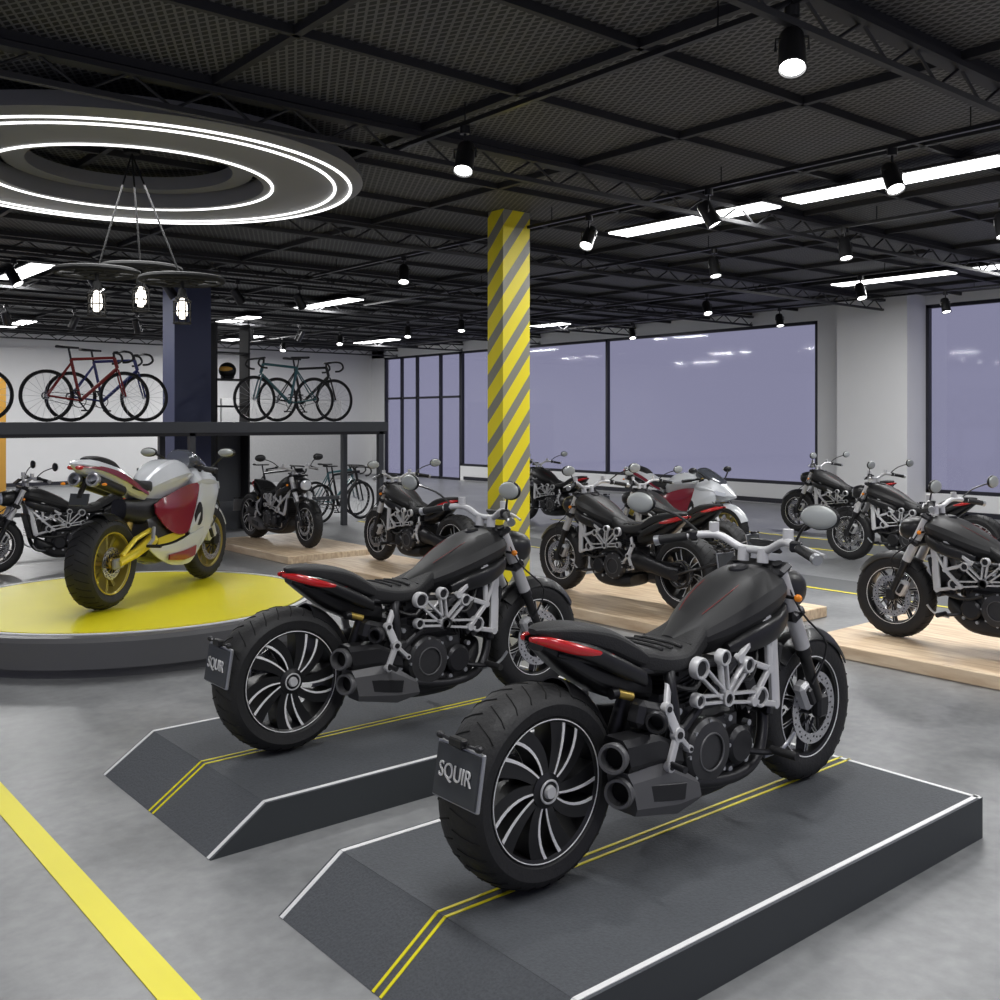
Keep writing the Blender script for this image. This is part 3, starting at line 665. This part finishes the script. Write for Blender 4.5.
# track lights
mb=MB(); mb.cyl((0,0,0),(0,0,.05),.035,'black',seg=12); mb.cyl((0,0,-.1),(0,0,.0),.01,'black',seg=8)
mb.tube([(-.075,0,-.16),(-.075,0,-.10),(.075,0,-.10),(.075,0,-.16)],.008,'black',6)
base=mb.mesh('spot_yoke')
mb=MB(); mb.lathe([(0,.11),(.05,.11),(.06,.09),(.065,-.09),(.07,-.11),(.062,-.11),(.058,-.09),(0,-.09)],(0,0,0),(0,0,1),'black',20)
mb.lathe([(0,-.092),(.056,-.092),(.056,-.100),(0,-.102)],(0,0,0),(0,0,1),'spotface',20)
head=mb.mesh('spot_head')
def spot(x,y,z=4.052,tx=.5,rz=0,sc=1.15,e=0):
    p=bpy.data.objects.new('track_spotlight',None); S.collection.objects.link(p); p.location=(x,y,z); p.rotation_euler=(0,0,rz); p.scale=(sc,)*3
    obj('yoke',base,p); h=obj('head',head,p,loc=(0,0,-.16),rot=(tx,0,0))
    if e:
        l=bpy.data.lights.new('spot_lamp','SPOT'); l.energy=e; l.spot_size=math.radians(70); l.spot_blend=.6; l.shadow_soft_size=.06
        o=bpy.data.objects.new('spot_lamp',l); S.collection.objects.link(o); o.parent=h; o.location=(0,0,-.12)
tracks=MB()
def track(x,y0,y1,z=4.13): 
    tracks.box((x,(y0+y1)/2,z),(.04,y1-y0,.035),'black')
    yy=y0+.3
    while yy<y1: tracks.cyl((x,yy,z),(x,yy,ZC),.006,'black',seg=5); yy+=2.4
track(7.8,1,14); track(10.6,1,17); track(4.7,1,7.2); track(14.3,3,21); track(17.2,3,28); track(13,16,28)
for a in ((7.8,4.35,.5,2.6,120),(7.8,6.25,-.5,.6,120),(7.8,7.9,.6,1.9,0),(10.6,8.4,.3,2.8,0),(10.6,6.5,.3,2.6,100),(10.6,4.7,.3,2.4,0),(4.7,6.1,.45,2.2,140),(4.7,3.2,.45,2.2,90),(14.3,8.5,.4,2.6,0),(14.3,6.2,.3,2.6,0),(17.2,8.6,.3,2.6,0),(17.2,12.,.3,2.6,0),(14.3,11.5,.5,2.6,0),(10.6,12.5,.4,2.5,0),(7.8,11.5,.4,2.5,120),
          (13,17,.4,2.5,0),(13,19,.4,2.5,0),(13,22,.5,2.5,0),(13,25,.5,2.5,0),(17.2,16,.4,2.6,0),(17.2,20,.4,2.6,0)):
    spot(a[0],a[1],tx=a[2],rz=a[3],e=a[4])
def trackx(y,x0,x1,z=4.0): tracks.box(((x0+x1)/2,y,z),(x1-x0,.04,.035),'black'); tracks.cyl((x0+.3,y,z),(x0+.3,y,ZC),.006,'black',seg=5); tracks.cyl((x1-.3,y,z),(x1-.3,y,ZC),.006,'black',seg=5)
trackx(20,2,12); trackx(15,1,9,4.1)
for i in range(7): spot(3.6+i*1.2,20,3.922,.5,(-1)**i*.8)
for i in range(6): spot(2.6+i*1.1,15,4.022,-.6,.4+.3*i)
obj('lighting_track',tracks.mesh('lighting_track'))
# ---------------------------------------------------------------- floor markings
mb=MB()
mb.box((1.275,4.5,.002),(.11,17,.004),'yellow'); obj('trim_1',mb.mesh('floor_line'))
mb=MB()
mb.box((13.4,8,.0015),(1.2,12,.003),'lane'); mb.box((12.85,8,.002),(.06,12,.004),'yellow'); mb.box((13.95,8,.002),(.06,12,.004),'yellow')
mb.box((10.2,8,.0015),(.8,16,.003),'lane'); mb.box((9.85,8,.002),(.06,16,.004),'yellow')
obj('trim_2',mb.mesh('floor_lane'))
# ---------------------------------------------------------------- bicycle mezzanine shelf
mb=MB()
mb.box((4.7,15.0,1.76),(9.4,1.3,.16),'shelf')
for x in (.3,3.2,6.0,9.3):
    for y in (14.42,15.6): mb.box((x,y,.84),(.09,.09,1.68),'shelf')
mb.box((4.7,15.6,.5),(9.0,.04,.06),'shelf'); mb.box((4.7,14.4,1.66),(9.4,.05,.06),'dark')
obj('bicycle_shelf',mb.mesh('bicycle_shelf'))
BI={m:build_bicycle(m) for m in ('red','blue','black','teal')}
for m,x,y,h in (('black',2.75,14.75,0),('red',4.55,14.6,0),('blue',5.0,15.05,0),('teal',7.65,14.65,PI),('black',8.25,15.05,0)):
    place('bicycle',BI[m],x,y,1.845,h,1.06,mid=.5)
for m,x,y,h in (('black',9.6,16.2,.25),('teal',9.9,16.9,.2),('black',8.9,17.5,0)):
    place('bicycle',BI[m],x,y,0.003,h,1.05,mid=.5)
mb=MB()
for zz in (2.1,2.55,3.0,3.45): mb.box((7.35,16.1,zz),(.62,.35,.03),'beam')
for xx in (7.06,7.64): mb.box((xx,16.1,1.75),(.03,.35,3.5),'beam')
mb.box((7.35,16.25,.9),(.6,.05,1.8),'shelf')
obj('display_rack',mb.mesh('display_rack'))
mb=MB(); mb.ell((0,0,.14),(.15,.12,.14),'black'); mb.ell((-.03,-.03,.16),(.13,.10,.06),'orange'); mb.box((0,0,.03),(.2,.16,.05),'black',bev=.02)
obj('motorcycle_helmet',mb.mesh('motorcycle_helmet'),loc=(7.32,16.08,2.567))
mb=MB()
mb.box((3.8,19,1.3),(1.5,.1,2.6),'orange'); mb.box((3.8,18.93,1.2),(1.1,.06,2.2),'wallw')  # door: orange frame with a pale leaf
obj('orange_door',mb.mesh('orange_door'))
mb=MB(); mb.box((14.5,27.9,1.25),(4.,.12,2.5),'olive'); obj('wall_partition',mb.mesh('wall_partition'))
# ---------------------------------------------------------------- world, camera
w=bpy.data.worlds.new('World'); S.world=w; w.use_nodes=True
w.node_tree.nodes['Background'].inputs[0].default_value=(.30,.30,.42,1); w.node_tree.nodes['Background'].inputs[1].default_value=.88
cam=bpy.data.cameras.new('camera'); co=bpy.data.objects.new('camera',cam); S.collection.objects.link(co); S.camera=co
co.location=(0,0,1.87); co.rotation_euler=(PI/2,0,-math.radians(39.6)); cam.sensor_width=36; cam.lens=36.3; cam.shift_y=-.08; cam.clip_end=200
